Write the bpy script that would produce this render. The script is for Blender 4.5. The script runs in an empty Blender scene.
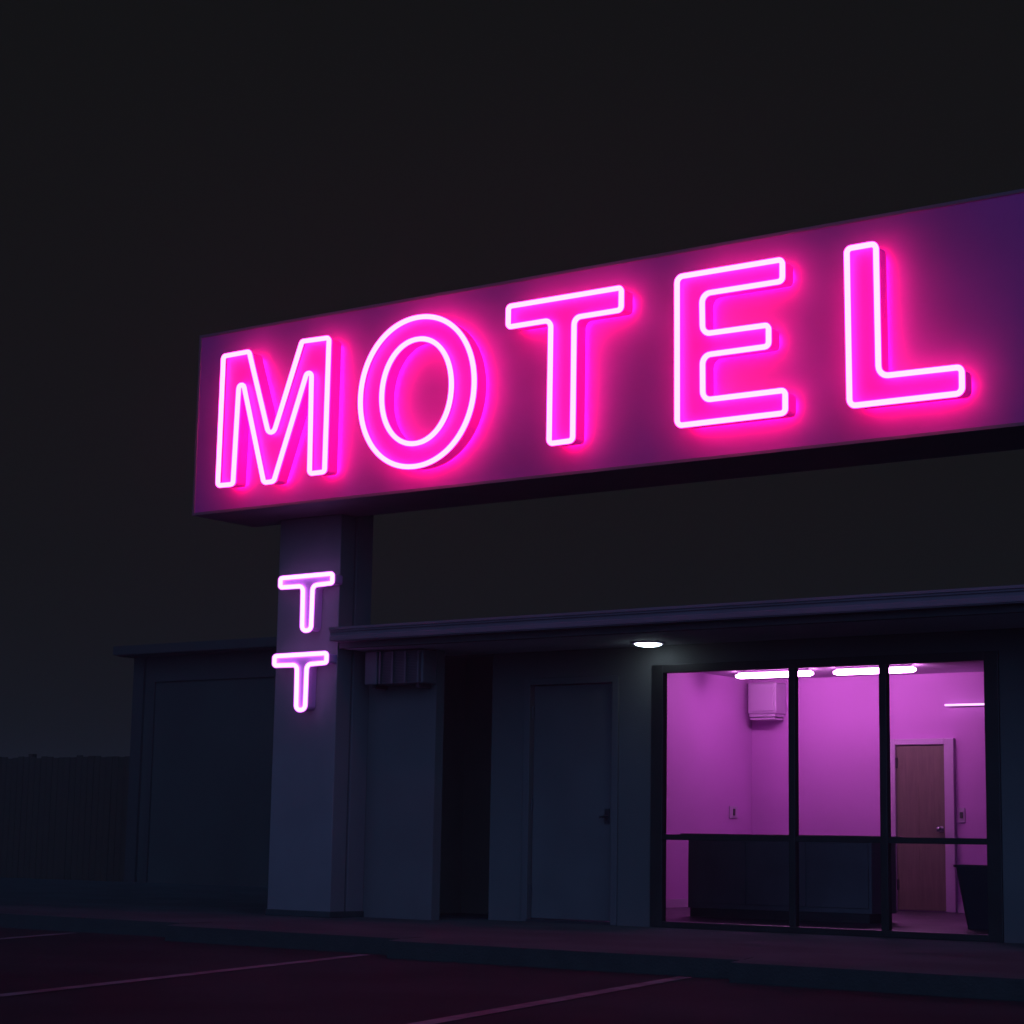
import bpy, bmesh, math, random
from mathutils import Vector, Matrix
from mathutils.geometry import tessellate_polygon
random.seed(7)
S = bpy.context.scene
C = S.collection
R = math.radians

# ------------------------------------------------------------------ helpers
ORIGIN = {}

def thing(name, label, cat, loc=(0, 0, 0), group=None):
    o = bpy.data.objects.new(name, None)
    C.objects.link(o)
    o.location = loc
    o.empty_display_size = 0.1
    ORIGIN[o.name] = Vector(loc)
    o['label'] = label
    o['category'] = cat
    if group:
        o['group'] = group
    return o

def obj(name, bm, mat, parent=None, smooth=False, label=None, bevel=0.0, seg=2):
    """link a bmesh (written in world coordinates) as ONE mesh object"""
    if bevel:
        es = [e for e in bm.edges if len(e.link_faces) == 2 and e.calc_face_angle(0) > 0.6]
        bmesh.ops.bevel(bm, geom=es, offset=bevel, segments=seg, affect='EDGES', profile=0.5)
    bmesh.ops.recalc_face_normals(bm, faces=bm.faces[:])
    if parent is not None:
        org = ORIGIN[parent.name]
        bmesh.ops.translate(bm, verts=bm.verts[:], vec=-org)
    me = bpy.data.meshes.new(name)
    bm.to_mesh(me)
    bm.free()
    mats = mat if isinstance(mat, (list, tuple)) else [mat]
    for m in mats:
        me.materials.append(m)
    if smooth:
        for p in me.polygons:
            p.use_smooth = True
    o = bpy.data.objects.new(name, me)
    C.objects.link(o)
    if parent is not None:
        o.parent = parent
        ORIGIN[o.name] = ORIGIN[parent.name]
    if label:
        o['label'] = label
    return o

def struct(name, bm, mat, smooth=False, **kw):
    o = obj(name, bm, mat, None, smooth, **kw)
    o['kind'] = 'structure'
    return o

def box(bm, x0, x1, y0, y1, z0, z1, mi=0):
    g = bmesh.ops.create_cube(bm, size=1)
    for v in g['verts']:
        v.co = Vector((x0 + (v.co.x + .5) * (x1 - x0), y0 + (v.co.y + .5) * (y1 - y0), z0 + (v.co.z + .5) * (z1 - z0)))
    for f in {f for v in g['verts'] for f in v.link_faces}:
        f.material_index = mi
    return g['verts']

def boxes(*bs):
    bm = bmesh.new()
    for b in bs:
        box(bm, *b)
    return bm

def extrude_profile_x(bm, prof, x0, x1):
    """closed (y,z) profile pulled along x"""
    a = [bm.verts.new((x0, y, z)) for y, z in prof]
    b = [bm.verts.new((x1, y, z)) for y, z in prof]
    n = len(prof)
    for i in range(n):
        j = (i + 1) % n
        bm.faces.new((a[i], a[j], b[j], b[i]))
    bm.faces.new(a[::-1])
    bm.faces.new(b)

def rounded(pts, rad, seg=6):
    """closed outline with rounded corners; rad a number or one per corner"""
    out = []
    n = len(pts)
    for i in range(n):
        p0, p, p1 = Vector(pts[i - 1]), Vector(pts[i]), Vector(pts[(i + 1) % n])
        r = rad[i] if isinstance(rad, (list, tuple)) else rad
        a, b = (p0 - p), (p1 - p)
        la, lb = a.length, b.length
        a.normalize(); b.normalize()
        ang = a.angle(b)
        t = min(r / math.tan(ang / 2), la * .45, lb * .45)
        r2 = t * math.tan(ang / 2)
        c = p + (a + b).normalized() * (r2 / math.sin(ang / 2))
        s, e = p + a * t - c, p + b * t - c
        a0 = math.atan2(s.y, s.x)
        d = math.atan2(e.y, e.x) - a0
        while d > math.pi: d -= 2 * math.pi
        while d < -math.pi: d += 2 * math.pi
        for k in range(seg + 1):
            th = a0 + d * k / seg
            out.append((c.x + r2 * math.cos(th), c.y + r2 * math.sin(th)))
    return out

def ellipse(cx, cz, rx, rz, n=96, pw=2.0):
    o = []
    for k in range(n):
        t = 2 * math.pi * k / n
        c, s = math.cos(t), math.sin(t)
        o.append((cx + rx * math.copysign(abs(c) ** (2 / pw), c), cz + rz * math.copysign(abs(s) ** (2 / pw), s)))
    return o

def offset(loop, d):
    """push a closed 2D loop outwards by d (loop of any winding)"""
    n = len(loop)
    A = sum(loop[i][0] * loop[(i + 1) % n][1] - loop[(i + 1) % n][0] * loop[i][1] for i in range(n))
    sg = 1 if A > 0 else -1
    out = []
    for i in range(n):
        t = Vector(loop[(i + 1) % n]) - Vector(loop[i - 1])
        if t.length < 1e-9:
            out.append(loop[i]); continue
        t.normalize()
        out.append((loop[i][0] + sg * t.y * d, loop[i][1] - sg * t.x * d))
    return out

def slab(bm, outer, y0, y1, inner=None):
    """a solid letter: outline in x,z between y0 (front) and y1 (back)"""
    def ring(l, y):
        return [bm.verts.new((x, y, z)) for x, z in l]
    of, ob = ring(outer, y0), ring(outer, y1)
    n = len(outer)
    for i in range(n):
        j = (i + 1) % n
        bm.faces.new((of[i], of[j], ob[j], ob[i]))
    if inner is None:
        for a, b, c in tessellate_polygon([[Vector((x, z, 0)) for x, z in outer]]):
            bm.faces.new((of[a], of[b], of[c]))
            bm.faces.new((ob[c], ob[b], ob[a]))
    else:
        inf, inb = ring(inner, y0), ring(inner, y1)
        m = len(inner)
        for i in range(m):
            j = (i + 1) % m
            bm.faces.new((inf[j], inf[i], inb[i], inb[j]))
            bm.faces.new((of[i], of[j], inf[j], inf[i]))
            bm.faces.new((ob[j], ob[i], inb[i], inb[j]))

def tube(bm, loop, y, r, seg=10):
    """closed glass tube following a loop in the x,z plane"""
    n = len(loop)
    rings = []
    for i in range(n):
        t = (Vector(loop[(i + 1) % n]) - Vector(loop[i - 1])).normalized()
        nx, nz = t.y, -t.x
        rings.append([bm.verts.new((loop[i][0] + nx * r * math.cos(a), y + r * math.sin(a), loop[i][1] + nz * r * math.cos(a)))
                      for a in [2 * math.pi * k / seg for k in range(seg)]])
    for i in range(n):
        a, b = rings[i], rings[(i + 1) % n]
        for k in range(seg):
            l = (k + 1) % seg
            bm.faces.new((a[k], a[l], b[l], b[k]))

def rod(bm, p0, p1, r, seg=10, r1=None):
    p0, p1 = Vector(p0), Vector(p1)
    d = p1 - p0
    M = Matrix.Translation((p0 + p1) / 2) @ d.to_track_quat('Z', 'Y').to_matrix().to_4x4()
    bmesh.ops.create_cone(bm, cap_ends=True, segments=seg, radius1=r, radius2=r if r1 is None else r1, depth=d.length, matrix=M)

# ---------------------------------------------------------------- materials
def surface(name, col, rough=.7, var=.12, scale=6, bump=.0, bscale=60, metal=0.0, spec=.5, stain=0.0, stain_scale=1.2):
    m = bpy.data.materials.new(name)
    m.use_nodes = True
    nt = m.node_tree
    P = nt.nodes['Principled BSDF']
    P.inputs['Roughness'].default_value = rough
    P.inputs['Metallic'].default_value = metal
    P.inputs['Specular IOR Level'].default_value = spec
    tc = nt.nodes.new('ShaderNodeTexCoord')
    def noise(sc, det=6):
        n = nt.nodes.new('ShaderNodeTexNoise')
        n.inputs['Scale'].default_value = sc
        n.inputs['Detail'].default_value = det
        nt.links.new(tc.outputs['Object'], n.inputs['Vector'])
        return n
    n1 = noise(scale)
    rp = nt.nodes.new('ShaderNodeValToRGB')
    rp.color_ramp.elements[0].position = .3
    rp.color_ramp.elements[1].position = .7
    rp.color_ramp.elements[0].color = (*[c * (1 - var) for c in col], 1)
    rp.color_ramp.elements[1].color = (*[min(1, c * (1 + var)) for c in col], 1)
    nt.links.new(n1.outputs['Fac'], rp.inputs['Fac'])
    out = rp.outputs['Color']
    if stain:
        n2 = noise(stain_scale, 8)
        r2 = nt.nodes.new('ShaderNodeValToRGB')
        r2.color_ramp.elements[0].position = .42
        r2.color_ramp.elements[1].position = .6
        r2.color_ramp.elements[0].color = (1 - stain,) * 3 + (1,)
        r2.color_ramp.elements[1].color = (1, 1, 1, 1)
        mx = nt.nodes.new('ShaderNodeMix')
        mx.data_type = 'RGBA'; mx.blend_type = 'MULTIPLY'
        mx.inputs['Factor'].default_value = 1
        nt.links.new(n2.outputs['Fac'], r2.inputs['Fac'])
        nt.links.new(out, mx.inputs[6]); nt.links.new(r2.outputs['Color'], mx.inputs[7])
        out = mx.outputs[2]
    nt.links.new(out, P.inputs['Base Color'])
    # roughness breaks up too
    mr = nt.nodes.new('ShaderNodeMapRange')
    mr.inputs['To Min'].default_value = max(0, rough - .1)
    mr.inputs['To Max'].default_value = min(1, rough + .1)
    nt.links.new(n1.outputs['Fac'], mr.inputs['Value'])
    nt.links.new(mr.outputs['Result'], P.inputs['Roughness'])
    if bump:
        n3 = noise(bscale, 4)
        b = nt.nodes.new('ShaderNodeBump')
        b.inputs['Strength'].default_value = bump
        b.inputs['Distance'].default_value = .01
        nt.links.new(n3.outputs['Fac'], b.inputs['Height'])
        nt.links.new(b.outputs['Normal'], P.inputs['Normal'])
    return m

def glow(name, col, strength):
    m = bpy.data.materials.new(name)
    m.use_nodes = True
    nt = m.node_tree
    nt.nodes.clear()
    e = nt.nodes.new('ShaderNodeEmission')
    e.inputs['Color'].default_value = (*col, 1)
    e.inputs['Strength'].default_value = strength
    o = nt.nodes.new('ShaderNodeOutputMaterial')
    nt.links.new(e.outputs[0], o.inputs['Surface'])
    return m

def wood(name, c0, c1):
    m = surface(name, c0, .45, .1, 3, 0)
    nt = m.node_tree
    P = nt.nodes['Principled BSDF']
    tc = nt.nodes.new('ShaderNodeTexCoord')
    mp = nt.nodes.new('ShaderNodeMapping')
    mp.inputs['Scale'].default_value = (9, 9, .7)
    n = nt.nodes.new('ShaderNodeTexNoise')
    n.inputs['Scale'].default_value = 4; n.inputs['Detail'].default_value = 9; n.inputs['Distortion'].default_value = .6
    r = nt.nodes.new('ShaderNodeValToRGB')
    r.color_ramp.elements[0].position = .35; r.color_ramp.elements[1].position = .68
    r.color_ramp.elements[0].color = (*c0, 1); r.color_ramp.elements[1].color = (*c1, 1)
    nt.links.new(tc.outputs['Object'], mp.inputs['Vector']); nt.links.new(mp.outputs[0], n.inputs['Vector'])
    nt.links.new(n.outputs['Fac'], r.inputs['Fac']); nt.links.new(r.outputs['Color'], P.inputs['Base Color'])
    return m

M = {}
M['asphalt'] = surface('asphalt', (0.014, 0.02, 0.0187), .9, .22, 3, .8, 170, spec=.2, stain=.5, stain_scale=.7)
M['concrete'] = surface('concrete', (0.0373, 0.0533, 0.0493), .9, .12, 5, .35, 90, spec=.2, stain=.3, stain_scale=1.3)
M['kerb'] = surface('kerb', (0.024, 0.0267, 0.0227), .9, .25, 9, .5, 60)  # kerb face darker than its concrete top: shade put into the colour
M['line_paint'] = surface('line_paint', (0.1, 0.12, 0.12), .7, .3, 14, .4, 120, stain=.6, stain_scale=5)
M['pillar'] = surface('pillar_stucco', (0.14, 0.1467, 0.1467), .85, .05, 1.6, .35, 140, stain=.1, stain_scale=.8)
M['stucco'] = surface('wall_stucco', (0.094, 0.10, 0.094), .9, .06, 1.6, .4, 140, stain=.14, stain_scale=.9)
M['soffit'] = surface('soffit_paint', (.55, .57, .58), .8, .05, 2)
M['fascia'] = surface('fascia_metal', (0.1667, 0.1267, 0.1467), .42, .08, 3, stain=.12)
M['shadow_trim'] = surface('dark_trim', (.05, .05, .05), .7, .1, 4)
M['alcove'] = surface('alcove_paint', (.15, .145, .10), .9, .1, 3)
M['door'] = surface('grey_door_paint', (0.09, 0.0967, 0.0933), .5, .05, 2.5, stain=.1)
M['casing'] = surface('door_casing', (0.0833, 0.088, 0.0867), .55, .05, 3)
M['black_metal'] = surface('black_anodised', (.012, .014, .012), .38, .2, 4)
M['steel'] = surface('brushed_steel', (.35, .35, .37), .35, .15, 30, metal=1)
M['dark_steel'] = surface('dark_steel', (.06, .06, .065), .4, .15, 20, metal=.6)
M['ac'] = surface('cream_plastic', (0.1067, 0.1, 0.1067), .5, .05, 4, stain=.15, stain_scale=4)
M['grille'] = surface('grille', (.05, .05, .055), .6, .1, 8)
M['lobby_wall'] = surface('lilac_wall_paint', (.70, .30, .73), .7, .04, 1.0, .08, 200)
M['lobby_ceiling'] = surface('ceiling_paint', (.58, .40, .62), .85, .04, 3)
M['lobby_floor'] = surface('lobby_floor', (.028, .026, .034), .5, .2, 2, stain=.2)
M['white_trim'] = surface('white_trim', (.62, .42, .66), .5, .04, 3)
M['brown'] = wood('brown_door_veneer', (.16, .14, .10), (.21, .185, .13))
M['counter'] = surface('dark_counter', (.17, .18, .19), .5, .15, 3)
M['counter_top'] = surface('counter_top', (.06, .05, .065), .28, .2, 8)
M['bin'] = surface('grey_bin_plastic', (.035, .035, .05), .5, .1, 4)
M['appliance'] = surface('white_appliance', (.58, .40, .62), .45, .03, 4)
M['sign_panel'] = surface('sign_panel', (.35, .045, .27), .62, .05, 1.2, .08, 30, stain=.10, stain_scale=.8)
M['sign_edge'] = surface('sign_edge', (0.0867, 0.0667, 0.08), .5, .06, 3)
M['letter'] = surface('letter_enamel_glow', (.88, .015, .42), .55, .03, 2)
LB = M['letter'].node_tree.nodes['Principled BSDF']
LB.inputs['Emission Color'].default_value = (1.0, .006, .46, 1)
LB.inputs['Emission Strength'].default_value = .26  # glow added to the letter bodies so their sides look lit
M['gasket'] = surface('letter_back', (.10, .02, .05), .7, .1, 5)
M['small_letter'] = surface('small_letter_enamel', (.50, .28, .55), .55, .05, 4)
M['bg_wall'] = surface('neighbour_wall', (0.0347, 0.0413, 0.0333), .9, .1, 1, .3, 60, stain=.2, stain_scale=.5)
M['bg_trim'] = surface('neighbour_trim', (0.0253, 0.028, 0.024), .8, .1, 3)
M['fence'] = surface('dark_fence_boards', (0.034, 0.024, 0.012), .9, .25, 5, .2, 40)
M['neon_pink'] = glow('neon_pink', (1.0, .090, .43), 9.3)
def glass_glow(name, col, strength):
    m = glow(name, col, strength)
    nt = m.node_tree
    e = nt.nodes['Emission']; o = nt.nodes['Material Output']
    t = nt.nodes.new('ShaderNodeBsdfTransparent'); a = nt.nodes.new('ShaderNodeAddShader')
    nt.links.new(e.outputs[0], a.inputs[0]); nt.links.new(t.outputs[0], a.inputs[1])
    nt.links.new(a.outputs[0], o.inputs['Surface'])
    return m
M['pink_glass'] = glass_glow('pink_glass', (1.0, .04, .75), .55)
M['lilac_glass'] = glass_glow('lilac_glass', (.55, .05, .72), .40)
M['halo'] = glow('added_halo_strip', (1.0, .012, .30), 60)  # unseen strip added behind the letters to brighten the panel around them
M['neon_lilac'] = glow('neon_lilac', (.74, .24, 1.0), 4.0)
M['fluoro'] = glow('fluorescent_tube', (1.0, .37, .98), 49)
M['reflection_glow'] = glow('reflected_streak', (.9, .45, 1.0), 2.2)  # glow of the added streak that imitates a reflection
M['downlight'] = glow('downlight_lens', (.70, .86, 1.0), 9)

# thin clear glass
g = bpy.data.materials.new('window_glass')
g.use_nodes = True
nt = g.node_tree
nt.nodes.clear()
fr = nt.nodes.new('ShaderNodeFresnel'); fr.inputs['IOR'].default_value = 1.45
tr = nt.nodes.new('ShaderNodeBsdfTransparent'); tr.inputs['Color'].default_value = (.93, .93, .94, 1)
gl = nt.nodes.new('ShaderNodeBsdfGlossy'); gl.inputs['Roughness'].default_value = .02
mx = nt.nodes.new('ShaderNodeMixShader'); mo = nt.nodes.new('ShaderNodeOutputMaterial')
nt.links.new(fr.outputs[0], mx.inputs[0]); nt.links.new(tr.outputs[0], mx.inputs[1])
nt.links.new(gl.outputs[0], mx.inputs[2]); nt.links.new(mx.outputs[0], mo.inputs['Surface'])
M['glass'] = g

# ------------------------------------------------------------------- ground
GZ = -.13
bm = bmesh.new()
vs = [bm.verts.new(p) for p in ((-400, -200, GZ), (300, -200, GZ), (300, 500, GZ), (-400, 500, GZ))]
bm.faces.new(vs)
struct('asphalt_lot', bm, M['asphalt'])

# pavement with a sawtooth kerb in front of angled parking bays
front = [(-34, 12.75), (-12.35, 12.55), (-12.25, 12.08), (-9.66, 11.95), (-9.58, 11.62), (-6.70, 11.58), (-6.60, 11.28), (-4.0, 11.18), (4.0, 11.1)]
KW = .16
def strip(bm, line, y_back, z0, z1):
    a = [(x, y) for x, y in line] + [(line[-1][0], y_back), (line[0][0], y_back)]
    f = [bm.verts.new((x, y, z1)) for x, y in a]
    b = [bm.verts.new((x, y, z0)) for x, y in a]
    n = len(a)
    bm.faces.new(f); bm.faces.new(b[::-1])
    for i in range(n):
        j = (i + 1) % n
        bm.faces.new((f[j], f[i], b[i], b[j]))
bm = bmesh.new()
strip(bm, [(x, y + KW) for x, y in front], 23.0, GZ - .05, 0.0)
struct('sidewalk', bm, M['concrete'])
bm = bmesh.new()
for i in range(len(front) - 1):
    (xa, ya), (xb, yb) = front[i], front[i + 1]
    q = [(xa, ya), (xb, yb), (xb, yb + KW), (xa, ya + KW)]
    t = [bm.verts.new((x, y, .002 - (.012 if k < 2 else 0))) for k, (x, y) in enumerate(q)]
    b = [bm.verts.new((x, y - (.012 if k < 2 else 0), GZ - .02)) for k, (x, y) in enumerate(q)]
    bm.faces.new(t); bm.faces.new((t[1], t[0], b[0], b[1]))
    if i == 0: bm.faces.new((t[0], t[3], b[3], b[0]))
    if i == len(front) - 2: bm.faces.new((t[2], t[1], b[1], b[2]))
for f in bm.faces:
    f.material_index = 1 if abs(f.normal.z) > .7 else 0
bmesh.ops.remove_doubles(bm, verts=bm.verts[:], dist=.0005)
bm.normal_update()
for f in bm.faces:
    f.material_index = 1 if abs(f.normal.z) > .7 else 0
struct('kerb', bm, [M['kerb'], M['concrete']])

# bay markings
for (xe, ye), (dx, dy) in (((-13.62, 12.35), (.40, -1)), ((-9.93, 11.80), (.312, -1)), ((-7.04, 11.48), (.262, -1)), ((-3.9, 11.05), (.29, -1))):
    bm = bmesh.new()
    L = 6.0
    w = .055
    vs = [bm.verts.new((xe - w, ye, GZ + .004)), bm.verts.new((xe + w, ye, GZ + .004)),
          bm.verts.new((xe + w + dx * L, ye + dy * L, GZ + .004)), bm.verts.new((xe - w + dx * L, ye + dy * L, GZ + .004))]
    bm.faces.new(vs)
    struct('bay_marking', bm, M['line_paint'])

# ----------------------------------------------------------- motel building
FY = 15.4
B = thing('motel_building', 'single-storey motel office with flat canopy, grey door and purple-lit lobby windows', 'building', (-9, FY, 0))

# outside walls (one mesh, boxes butted end to end)
w = boxes((-13.29, -11.74, 14.835, 14.95, 0, 2.408), (-13.29, -12.69, 14.95, 15.60, 0, 2.408), (-13.29, -11.53, FY, 15.60, 2.408, 2.70),                                        # block beside the pillar
          (-11.53, -11.155, FY, FY + .15, 0, 2.24), (-11.155, -10.135, FY, FY + .15, 2.165, 2.24), (-10.135, -9.79, FY, FY + .15, 0, 2.24),
          (-11.53, -1.0, FY, FY + .15, 2.24, 2.70), (-6.59, -1.0, FY, FY + .15, 0, 2.24), (-1.15, -1.0, FY + .15, 22.2, 0, 2.70), (-4.0, -1.0, 22.2, 22.4, 0, 2.70))
obj('front_wall', w, M['stucco'], B)
obj('alcove_wall', boxes((-12.90, -12.69, 15.60, 16.62, 0, 2.70), (-12.69, -11.38, 16.5, 16.62, 0, 2.70), (-11.53, -11.38, FY + .15, 16.5, 0, 2.70)), M['alcove'], B, label='dark recess beside the grey door')
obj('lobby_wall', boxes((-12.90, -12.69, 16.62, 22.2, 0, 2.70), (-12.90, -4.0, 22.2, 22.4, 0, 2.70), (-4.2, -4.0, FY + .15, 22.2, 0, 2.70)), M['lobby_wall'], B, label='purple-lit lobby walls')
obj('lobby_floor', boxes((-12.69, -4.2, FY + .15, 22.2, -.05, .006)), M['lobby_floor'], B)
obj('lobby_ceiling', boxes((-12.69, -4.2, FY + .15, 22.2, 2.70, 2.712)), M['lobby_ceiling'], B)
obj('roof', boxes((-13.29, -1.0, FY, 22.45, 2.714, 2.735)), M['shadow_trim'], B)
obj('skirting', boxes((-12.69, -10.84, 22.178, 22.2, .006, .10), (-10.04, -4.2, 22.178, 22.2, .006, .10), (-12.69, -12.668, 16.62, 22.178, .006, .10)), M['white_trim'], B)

# canopy
cx0, cx1 = -12.527, -1.0
cano = bmesh.new()
prof = [(14.25, 2.475), (14.25, 2.512), (14.258, 2.516), (14.258, 2.548), (14.244, 2.552), (14.244, 2.566), (14.232, 2.570), (14.232, 2.592), (14.36, 2.592), (14.36, 2.465), (14.262, 2.465), (14.262, 2.475)]
extrude_profile_x(cano, prof, cx0, cx1)
can = obj('canopy', cano, M['fascia'], B, label='flat canopy with a grooved metal fascia')
obj('canopy_deck', boxes((cx0, cx1, 14.36, FY, 2.50, 2.575)), M['shadow_trim'], can)
obj('shadow_gap', boxes((cx0 + .02, cx1, 14.362, 14.43, 2.412, 2.498)), M['shadow_trim'], can)
obj('soffit', boxes((cx0 + .02, cx1, 14.432, FY, 2.41, 2.46)), M['soffit'], can)

# grey exterior door
dr = obj('door', boxes((-11.085, -10.205, FY + .04, FY + .09, .03, 2.10)), M['door'], B, bevel=.004, label='plain grey flush door')
obj('door_casing', boxes((-11.155, -11.09, FY - .02, FY + .12, 0, 2.165), (-10.20, -10.135, FY - .02, FY + .12, 0, 2.165), (-11.09, -10.20, FY - .02, FY + .12, 2.105, 2.165)), M['casing'], dr, bevel=.004)
obj('threshold', boxes((-11.09, -10.20, FY - .03, FY + .12, 0, .026)), M['dark_steel'], dr)
for z in (.27, 1.03, 1.86):
    bm = bmesh.new()
    rod(bm, (-11.087, FY + .03, z - .055), (-11.087, FY + .03, z + .055), .011)
    obj('hinge', bm, M['dark_steel'], dr)
bm = boxes((-10.30, -10.25, FY + .03, FY + .04, 0.87, 1.0))
rod(bm, (-10.275, FY - .03, .93), (-10.275, FY + .032, .93), .012)
rod(bm, (-10.31, FY - .03, .93), (-10.265, FY - .03, .93), .010)
bmesh.ops.create_uvsphere(bm, u_segments=10, v_segments=6, radius=.012, matrix=Matrix.Translation((-10.31, FY - .03, .93)))
obj('handle', bm, M['dark_steel'], dr)

# window: black aluminium storefront
y0, y1 = FY - .022, FY + .055
win = obj('window', boxes((-9.79, -9.672, y0, y1, 0, 2.24), (-6.71, -6.59, y0, y1, 0, 2.24),
                          (-9.672, -6.71, y0, y1, 2.168, 2.24), (-9.672, -6.71, y0, y1, 0, .052)), M['black_metal'], B, bevel=.004, label='black framed storefront window of six panes')
for xc, hw in ((-8.415, .030), (-7.585, .032)):
    obj('mullion', boxes((xc - hw, xc + hw, y0 + .004, y1 - .004, .052, 2.168)), M['black_metal'], win, bevel=.004)
cols = ((-9.672, -8.445), (-8.385, -7.617), (-7.553, -6.71))
for a, b in cols:
    obj('transom', boxes((a, b, y0 + .012, y1 - .012, .738, .786)), M['black_metal'], win, bevel=.003)
    for za, zb in ((.052, .738), (.786, 2.168)):
        bm = bmesh.new()
        vs = [bm.verts.new(p) for p in ((a, FY + .015, za), (b, FY + .015, za), (b, FY + .015, zb), (a, FY + .015, zb))]
        bm.faces.new(vs)
        obj('pane', bm, M['glass'], win)

# lobby door in the back wall
BY = 22.2
ld = obj('lobby_door', boxes((-10.765, -10.165, BY - .03, BY - .002, .02, 1.88)), M['brown'], B, label='brown wooden door in the lobby back wall')
obj('door_casing', boxes((-10.835, -10.768, BY - .055, BY - .001, .006, 1.955), (-10.162, -10.045, BY - .055, BY - .001, .006, 1.955), (-10.768, -10.162, BY - .055, BY - .001, 1.885, 1.955)), M['white_trim'], ld, bevel=.006)
for z in (.3, 1.68):
    obj('hinge', boxes((-10.768, -10.745, BY - .045, BY - .028, z - .06, z + .06)), M['dark_steel'], ld)
bm = bmesh.new()
rod(bm, (-10.215, BY - .09, .93), (-10.215, BY - .028, .93), .012)
bmesh.ops.create_uvsphere(bm, u_segments=14, v_segments=8, radius=.034, matrix=Matrix.Translation((-10.215, BY - .095, .93)))
rod(bm, (-10.215, BY - .036, .93), (-10.215, BY - .028, .93), .036, 16)
obj('door_knob', bm, M['steel'], ld, smooth=True)
obj('push_plate', boxes((-10.50, -10.488, BY - .034, BY - .029, .35, 1.45)), M['brown'], ld)

# ------------------------------------------------------------------- pillar
Pl = thing('pillar', 'tall pale stucco pillar holding up the pink sign', 'pillar', (-12.91, 14.37, 0))
PX0, PX1 = -13.29, -12.53
obj('shaft', boxes((PX0, PX1, 14.37, 14.57, .0, 3.653)), M['pillar'], Pl, bevel=.008)
obj('pilaster', boxes((PX0 + .01, PX1 - .004, 14.605, 14.832, .0, 4.95)), M['pillar'], Pl, bevel=.006)
obj('joint', boxes((PX0 + .03, PX1 - .03, 14.572, 14.603, .0, 3.653)), M['shadow_trim'], Pl)
obj('plinth', boxes((PX0 - .012, PX1 + .012, 14.355, 14.829, 0, .055)), M['concrete'], Pl, bevel=.006)

# --------------------------------------------------------------- motel sign
SY = 13.77
SX0, SX1, SZ0, SZ1 = -13.85, -4.90, 3.655, 5.385
Sg = thing('motel_sign', 'long box sign with pink neon letters reading MOTEL on top of the pillar', 'sign', (-9.85, SY, SZ0))
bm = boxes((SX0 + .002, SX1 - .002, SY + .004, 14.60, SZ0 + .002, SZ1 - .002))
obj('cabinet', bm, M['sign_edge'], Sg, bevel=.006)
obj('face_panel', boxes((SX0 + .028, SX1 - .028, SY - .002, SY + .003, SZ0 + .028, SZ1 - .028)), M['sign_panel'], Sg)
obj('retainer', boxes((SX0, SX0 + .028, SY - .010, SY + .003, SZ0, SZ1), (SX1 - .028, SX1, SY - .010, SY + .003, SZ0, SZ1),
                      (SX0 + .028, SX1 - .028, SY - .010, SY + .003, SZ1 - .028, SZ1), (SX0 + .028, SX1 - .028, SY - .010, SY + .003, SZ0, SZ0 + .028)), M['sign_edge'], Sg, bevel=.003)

LF = 13.60                     # front of the channel letters
TR = .0272                      # radius of the glass tube
T_, Bt = 5.089, 3.893
shapes = {
    'M': (rounded([(-13.318, 5.075), (-12.997, 5.079), (-12.688, 4.20), (-12.350, 5.090), (-12.030, 5.082), (-12.033, 3.875), (-12.208, 3.875), (-12.226, 4.94), (-12.634, 3.843), (-12.754, 3.843), (-13.104, 4.95), (-13.135, 3.862), (-13.325, 3.866)],
                  [.03, .03, .05, .03, .03, .03, .03, .035, .04, .04, .035, .03, .03]), None),
    'O': (ellipse(-11.021, 4.479, .622, .650, 110, 2.06), ellipse(-11.021, 4.482, .381, .455, 110, 2.06)),
    'T': (rounded([(-10.056, 5.089), (-8.936, 5.087), (-8.936, 4.904), (-9.391, 4.904), (-9.391, 3.888), (-9.622, 3.886), (-9.622, 4.914), (-10.056, 4.914)],
                  [.03, .03, .035, .06, .035, .035, .06, .03]), None),
    'E': (rounded([(-8.414, 5.096), (-7.478, 5.094), (-7.478, 4.925), (-8.186, 4.927), (-8.180, 4.606), (-7.598, 4.600), (-7.598, 4.434), (-8.180, 4.437), (-8.176, 4.082), (-7.457, 4.078), (-7.457, 3.904), (-8.406, 3.906)],
                  [.05, .035, .035, .07, .07, .035, .035, .07, .07, .035, .035, .045]), None),
    'L': (rounded([(-6.935, 5.092), (-6.697, 5.094), (-6.686, 4.092), (-6.037, 4.082), (-6.037, 3.892), (-6.922, 3.898)],
                  [.035, .04, .08, .04, .045, .05]), None)}
studs = {'M': [(-13.22, 3.95), (-13.22, 4.95), (-12.12, 3.95), (-12.12, 4.95)], 'O': [(-11.52, 4.48), (-10.52, 4.48), (-11.02, 5.03), (-11.02, 3.93)],
         'T': [(-9.95, 5.0), (-9.05, 5.0), (-9.505, 4.0)], 'E': [(-8.30, 5.0), (-8.30, 4.0), (-7.7, 4.51)], 'L': [(-6.81, 5.0), (-6.81, 4.0), (-6.15, 3.99)]}
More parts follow.
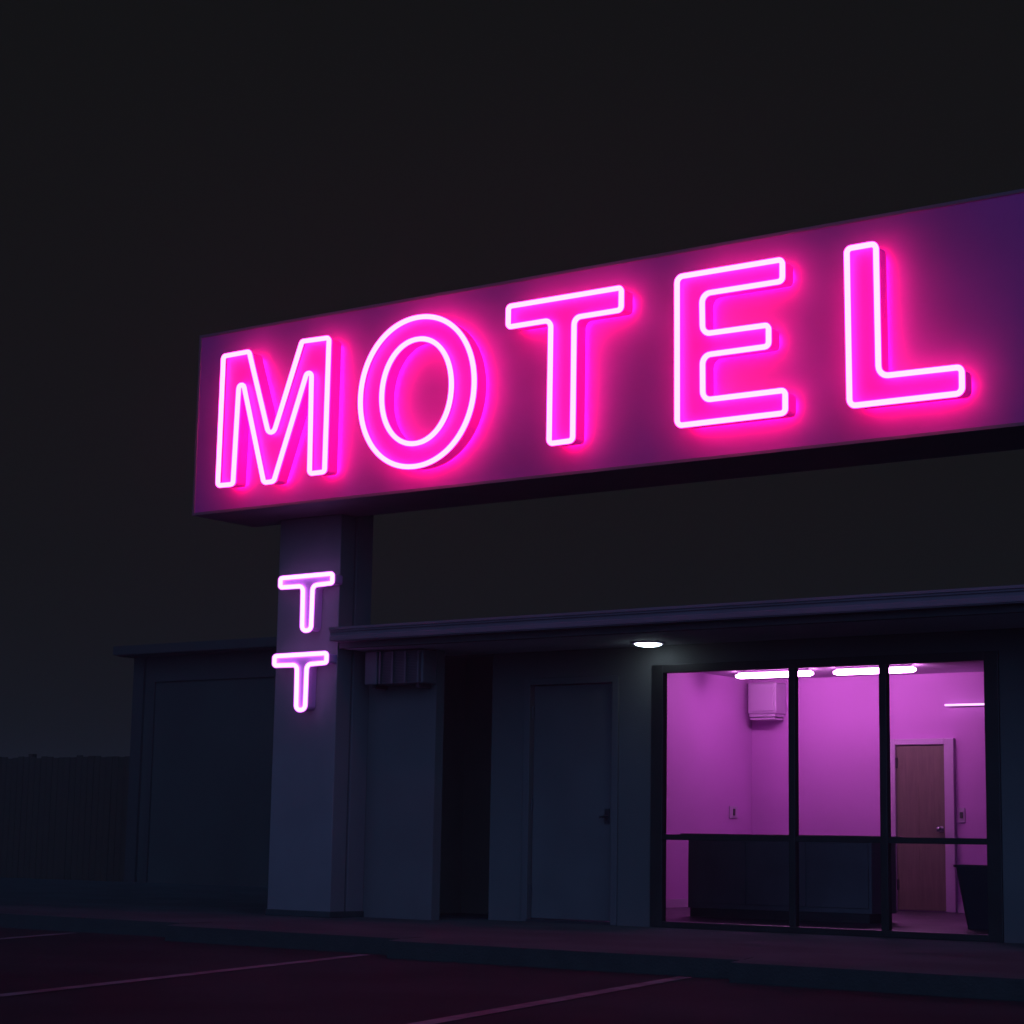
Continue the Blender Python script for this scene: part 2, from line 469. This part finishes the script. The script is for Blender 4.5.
for ch, (out, inn) in shapes.items():
    bm = bmesh.new()
    slab(bm, out, LF, SY - .050, inn)
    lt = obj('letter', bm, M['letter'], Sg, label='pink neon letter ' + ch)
    bm = bmesh.new()
    tube(bm, offset(out, -.046), SY - .034, .009, 8)
    if inn:
        tube(bm, offset(inn, .046), SY - .034, .009, 8)
    obj('added_halo_strip', bm, M['halo'], lt)
    for px, pz in studs[ch]:
        bm = bmesh.new()
        rod(bm, (px, SY - .0495, pz), (px, SY - .0025, pz), .014, 10)
        obj('stud', bm, M['gasket'], lt)
    bm = bmesh.new()
    tube(bm, out, LF - .048, TR, 12)
    if inn:
        tube(bm, inn, LF - .048, TR, 12)
    nt_ = obj('neon_tube', bm, [M['neon_pink'], M['pink_glass']], lt, smooth=True)
    core = bmesh.new()
    core.from_mesh(nt_.data)
    for f in core.faces:
        f.material_index = 1
    org = ORIGIN[lt.name]
    inner = bmesh.new()
    tube(inner, out, LF - .048, TR * .77, 10)
    if inn:
        tube(inner, inn, LF - .048, TR * .77, 10)
    bmesh.ops.translate(inner, verts=inner.verts[:], vec=-org)
    bmesh.ops.recalc_face_normals(inner, faces=inner.faces[:])
    tmp = bpy.data.meshes.new('core'); inner.to_mesh(tmp); inner.free()
    core.from_mesh(tmp)
    bpy.data.meshes.remove(tmp)
    for f in core.faces:
        f.smooth = True
    core.to_mesh(nt_.data); core.free()

# two small neon letters on the pillar
def small_t(label, ox, oz, tip):
    pts = [(-.318, .002), (.318, .006), (.318, -.080), (.082, -.088), (.078, -.500), (-.030, -.500), (-.036, -.088), (-.318, -.084)]
    pts = [(x + ox, z + oz) for x, z in pts]
    lp = rounded(pts, [.02, .02, .02, .05, .045, .045, .05, .02])
    t = thing('neon_letter', label, 'neon letter', (ox, 14.37, oz - .55), 'small neon letters on the pillar')
    bm = bmesh.new(); slab(bm, lp, 14.245, 14.366)
    obj('letter_body', bm, M['small_letter'], t)
    bm = bmesh.new(); tube(bm, lp, 14.245 - .02, .0195)
    tube(bm, lp, 14.245 - .02, .027)
    h = len(bm.faces) // 2
    for k, f in enumerate(bm.faces):
        f.material_index = 0 if k < h else 1
    obj('neon_tube', bm, [M['neon_lilac'], M['lilac_glass']], t, smooth=True)
small_t('upper of the two small lilac neon letters T on the pillar, just under the sign', -12.812, 3.075, 0)
small_t('lower of the two small lilac neon letters T on the pillar, level with the canopy', -12.853, 2.352, 0)

# --------------------------------------------------- things on the building
A = thing('air_conditioner', 'small louvred air conditioner box on the wall under the left end of the canopy', 'air conditioner', (-12.1, 14.83, 2.1))
obj('housing', boxes((-12.39, -11.74, 14.63, 14.833, 2.095, 2.395)), M['ac'], A, bevel=.012)
obj('side_panel', boxes((-12.395, -12.25, 14.596, 14.629, 2.09, 2.398)), M['ac'], A, bevel=.012)
obj('grille', boxes(*[(-12.24, -11.76, 14.620, 14.629, 2.115 + .014 * k, 2.1215 + .014 * k) for k in range(19)]), M['grille'], A)
for x in (-12.235, -12.09, -11.94, -11.79):
    obj('divider', boxes((x, x + .022, 14.604, 14.629, 2.10, 2.39)), M['ac'], A)
for x in (-12.35, -11.84):
    obj('bracket', boxes((x, x + .04, 14.66, 14.833, 2.06, 2.094)), M['dark_steel'], A)

D = thing('downlight', 'round white downlight glowing in the canopy soffit', 'lamp', (-9.66, 15.12, 2.41))
bm = bmesh.new()
rod(bm, (-9.66, 15.12, 2.398), (-9.66, 15.12, 2.4095), .135, 32, .142)
obj('trim_ring', bm, M['white_trim'], D, smooth=False)
bm = bmesh.new()
bmesh.ops.create_uvsphere(bm, u_segments=32, v_segments=12, radius=.118, matrix=Matrix.Translation((-9.66, 15.12, 2.3975)) @ Matrix.Diagonal((1, 1, .22, 1)))
bmesh.ops.delete(bm, geom=[v for v in bm.verts if v.co.z > 2.398], context='VERTS')
obj('lens', bm, M['downlight'], D, smooth=True)

# ------------------------------------------------------------ lobby contents
K = thing('reception_counter', 'long dark counter across the lobby behind the left panes', 'counter', (-10, 18, .006))
obj('body', boxes((-11.03, -9.02, 18.03, 18.55, .09, .770)), M['counter'], K, bevel=.005)
obj('plinth', boxes((-11.01, -9.05, 18.04, 18.5, .006, .088)), M['shadow_trim'], K)
obj('top', boxes((-11.09, -8.98, 17.97, 18.62, .772, .815)), M['counter_top'], K, bevel=.008)
obj('front_panel', boxes(*[(x, x + .63, 18.012, 18.028, .14, .74) for x in (-11.0, -10.34, -9.68)]), M['counter'], K, bevel=.003)

W = thing('waste_bin', 'dark tapered waste bin standing by the right lobby pane', 'bin', (-7.76, 17.7, .006))
bm = bmesh.new()
def tub(bm, z0, z1, a0, a1, cx=-7.755, cy=17.72):
    lo = [bm.verts.new((cx + x, cy + y, z0)) for x, y in rounded([(-a0, -a0 * .8), (a0, -a0 * .8), (a0, a0 * .8), (-a0, a0 * .8)], .04, 4)]
    hi = [bm.verts.new((cx + x, cy + y, z1)) for x, y in rounded([(-a1, -a1 * .8), (a1, -a1 * .8), (a1, a1 * .8), (-a1, a1 * .8)], .05, 4)]
    n = len(lo)
    for i in range(n):
        bm.faces.new((lo[i], lo[(i + 1) % n], hi[(i + 1) % n], hi[i]))
    bm.faces.new(lo[::-1]); return hi
hi = tub(bm, .006, .545, .135, .215)
hj = tub(bm, .03, .545, .125, .203)
n = len(hi)
for i in range(n):
    bm.faces.new((hi[i], hi[(i + 1) % n], hj[(i + 1) % n], hj[i]))
obj('bucket', bm, M['bin'], W)
bm = bmesh.new()
a = rounded([(-.232, -.188), (.232, -.188), (.232, .188), (-.232, .188)], .05, 4)
b = rounded([(-.200, -.160), (.200, -.160), (.200, .160), (-.200, .160)], .04, 4)
for z in (.546, .566):
    pass
ra = [[bm.verts.new((-7.755 + x, 17.72 + y, z)) for x, y in a] for z in (.546, .568)]
rb = [[bm.verts.new((-7.755 + x, 17.72 + y, z)) for x, y in b] for z in (.546, .568)]
for i in range(len(a)):
    j = (i + 1) % len(a)
    bm.faces.new((ra[0][i], ra[0][j], ra[1][j], ra[1][i])); bm.faces.new((rb[0][j], rb[0][i], rb[1][i], rb[1][j]))
    bm.faces.new((ra[1][i], ra[1][j], rb[1][j], rb[1][i])); bm.faces.new((ra[0][j], ra[0][i], rb[0][i], rb[0][j]))
obj('rim', bm, M['bin'], W)

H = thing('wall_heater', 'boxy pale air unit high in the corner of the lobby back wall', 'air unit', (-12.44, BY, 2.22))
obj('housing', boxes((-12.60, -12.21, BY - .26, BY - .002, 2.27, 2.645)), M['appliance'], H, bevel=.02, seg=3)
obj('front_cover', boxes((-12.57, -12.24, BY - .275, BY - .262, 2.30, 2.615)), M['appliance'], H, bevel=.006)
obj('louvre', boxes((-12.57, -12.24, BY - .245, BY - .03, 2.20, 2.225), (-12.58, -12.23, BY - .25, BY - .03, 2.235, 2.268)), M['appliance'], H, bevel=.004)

for x, lab in ((-11.72, 'left of the two fluorescent tube lights on the lobby ceiling, crossed by the first mullion'), (-10.46, 'right of the two fluorescent tube lights on the lobby ceiling, crossed by the second mullion')):
    t = thing('ceiling_light', lab, 'light', (x, 21.0, 2.70), 'lobby ceiling lights')
    obj('housing', boxes((x - .47, x + .47, 20.985, 21.055, 2.676, 2.699)), M['white_trim'], t, bevel=.004)
    bm = bmesh.new()
    rod(bm, (x - .45, 21.02, 2.643), (x + .45, 21.02, 2.643), .030, 14)
    rod(bm, (x - .452, 21.02, 2.643), (x - .50, 21.02, 2.643), .030, 14, .014)
    rod(bm, (x + .452, 21.02, 2.643), (x + .50, 21.02, 2.643), .030, 14, .014)
    obj('tube', bm, M['fluoro'], t, smooth=False)

t = thing('reflection_strip', 'thin pale glowing strip standing in for a reflected light streak, right of the brown door', 'light', (-9.8, BY, 2.3))  # added glowing strip, imitates a light reflected in the window glass
obj('back_plate', boxes((-10.10, -9.45, BY - .03, BY - .002, 2.315, 2.345)), M['white_trim'], t)
bm = bmesh.new(); rod(bm, (-10.14, BY - .05, 2.33), (-9.42, BY - .05, 2.33), .012, 10)
obj('tube', bm, M['reflection_glow'], t)

def switch(name, lab, cat, x0, x1, y0, y1, z0, z1, side):
    t = thing(name, lab, cat, ((x0 + x1) / 2, y1, (z0 + z1) / 2))
    obj('cover_plate', boxes((x0, x1, y0, y1, z0, z1)), M['appliance'], t, bevel=.003)
    zc = (z0 + z1) / 2
    if side == 'back':
        xc = (x0 + x1) / 2
        obj('rocker', boxes((xc - .018, xc + .018, y0 - .010, y0 - .001, zc - .035, zc + .035)), M['grille'], t)
    else:
        yc = (y0 + y1) / 2
        obj('rocker', boxes((x1 + .001, x1 + .012, yc - .02, yc + .02, zc - .04, zc + .04)), M['grille'], t)
switch('light_switch', 'light switch plate on the wall beside the brown lobby door', 'switch', -10.015, -9.935, BY - .014, BY - .001, 1.01, 1.17, 'back')
switch('thermostat', 'small thermostat plate on the left lobby wall above the counter', 'thermostat', -12.689, -12.676, 21.66, 21.84, 1.03, 1.17, 'left')

# ------------------------------------------------------- neighbour and fence
N = thing('storage_building', 'dark low building with a wide plain shutter door, behind the pillar at far left', 'building', (-19, 23.2, GZ))
obj('wall', boxes((-24.42, -12.0, 23.2, 30, GZ, 3.50)), M['bg_wall'], N)
rf = obj('roof', boxes((-24.62, -11.7, 22.85, 30.4, 3.52, 3.66)), M['bg_trim'], N)
obj('soffit_board', boxes((-24.57, -11.75, 22.9, 30.3, 3.502, 3.518)), M['bg_trim'], rf)
obj('corner_board', boxes((-24.45, -24.22, 23.15, 23.198, GZ, 3.50)), M['bg_trim'], N)
sh = obj('shutter', boxes((-23.95, -19.3, 23.172, 23.198, GZ + .02, 3.10)), M['bg_wall'], N)
obj('shutter_frame', boxes((-24.05, -23.952, 23.14, 23.198, GZ, 3.25), (-19.298, -19.17, 23.14, 23.198, GZ, 3.25), (-23.952, -19.298, 23.14, 23.198, 3.10, 3.25)), M['bg_trim'], sh)

F = thing('board_fence', 'dark board fence running off to the left edge of the lot', 'fence', (-35, 24, GZ))
bm = bmesh.new()
x = -62.0
while x < -24.6:
    box(bm, x, x + .135, 24.0 + random.uniform(-.004, .004), 24.025, GZ + .04, 2.0 + random.uniform(-.02, .02))
    x += .145
obj('boards', bm, M['fence'], F)
obj('rail', boxes((-62, -24.8, 24.03, 24.07, .35, .45), (-62, -24.8, 24.03, 24.07, 1.5, 1.6)), M['fence'], F)
k = -62.0
while k < -25:
    obj('post', boxes((k, k + .1, 24.075, 24.17, GZ, 2.06)), M['fence'], F)
    k += 3.1

# ------------------------------------------------------------------ night air
bm = boxes((-410, 310, -210, 510, GZ - 1, 6.6))
hz = bpy.data.materials.new('night_air')
hz.use_nodes = True
hn = hz.node_tree
hn.nodes.clear()
pv = hn.nodes.new('ShaderNodeVolumePrincipled')
pv.inputs['Color'].default_value = (.9, .9, .92, 1)
pv.inputs['Density'].default_value = .0026
pv.inputs['Anisotropy'].default_value = .3
ho = hn.nodes.new('ShaderNodeOutputMaterial')
hn.links.new(pv.outputs[0], ho.inputs['Volume'])
ha = obj('haze', bm, hz)
ha['kind'] = 'stuff'

# ------------------------------------------------------------ light and lens
Wd = bpy.data.worlds.new('World')
S.world = Wd
Wd.use_nodes = True
bgn = Wd.node_tree.nodes['Background']
bgn.inputs['Color'].default_value = (.93, 1.0, .96, 1)
bgn.inputs['Strength'].default_value = .0058

sl = bpy.data.lights.new('moonlight', 'SUN')
sl.energy = 1.15
sl.color = (.22, .40, 1.0)
sl.angle = R(85)
so = bpy.data.objects.new('moonlight', sl)
C.objects.link(so)
so.rotation_euler = Vector((-.42, .78, -.50)).to_track_quat('-Z', 'Y').to_euler()

cam = bpy.data.cameras.new('camera')
co = bpy.data.objects.new('camera', cam)
C.objects.link(co)
f, yaw, pit, roll = 2089.2, R(-36.376), R(9.0407), R(1.01155)
fw = Vector((math.sin(yaw) * math.cos(pit), math.cos(yaw) * math.cos(pit), math.sin(pit)))
r0 = Vector((math.cos(yaw), -math.sin(yaw), 0)); u0 = r0.cross(fw)
r = r0 * math.cos(roll) + u0 * math.sin(roll); u = -r0 * math.sin(roll) + u0 * math.cos(roll)
m = Matrix((r, u, -fw)).transposed().to_4x4()
m.translation = (0, 0, .676)
co.matrix_world = m
cam.sensor_width = 36
cam.lens = 36 * f / 1024
cam.clip_start = .1
cam.clip_end = 2000
S.camera = co

S.view_settings.view_transform = 'Standard'
S.view_settings.look = 'None'
S.view_settings.exposure = 0
S.view_settings.gamma = 1
S.render.engine = 'CYCLES'
S.cycles.use_denoising = True
S.cycles.max_bounces = 8
S.cycles.sample_clamp_indirect = 6
S.cycles.caustics_reflective = False
S.cycles.caustics_refractive = False
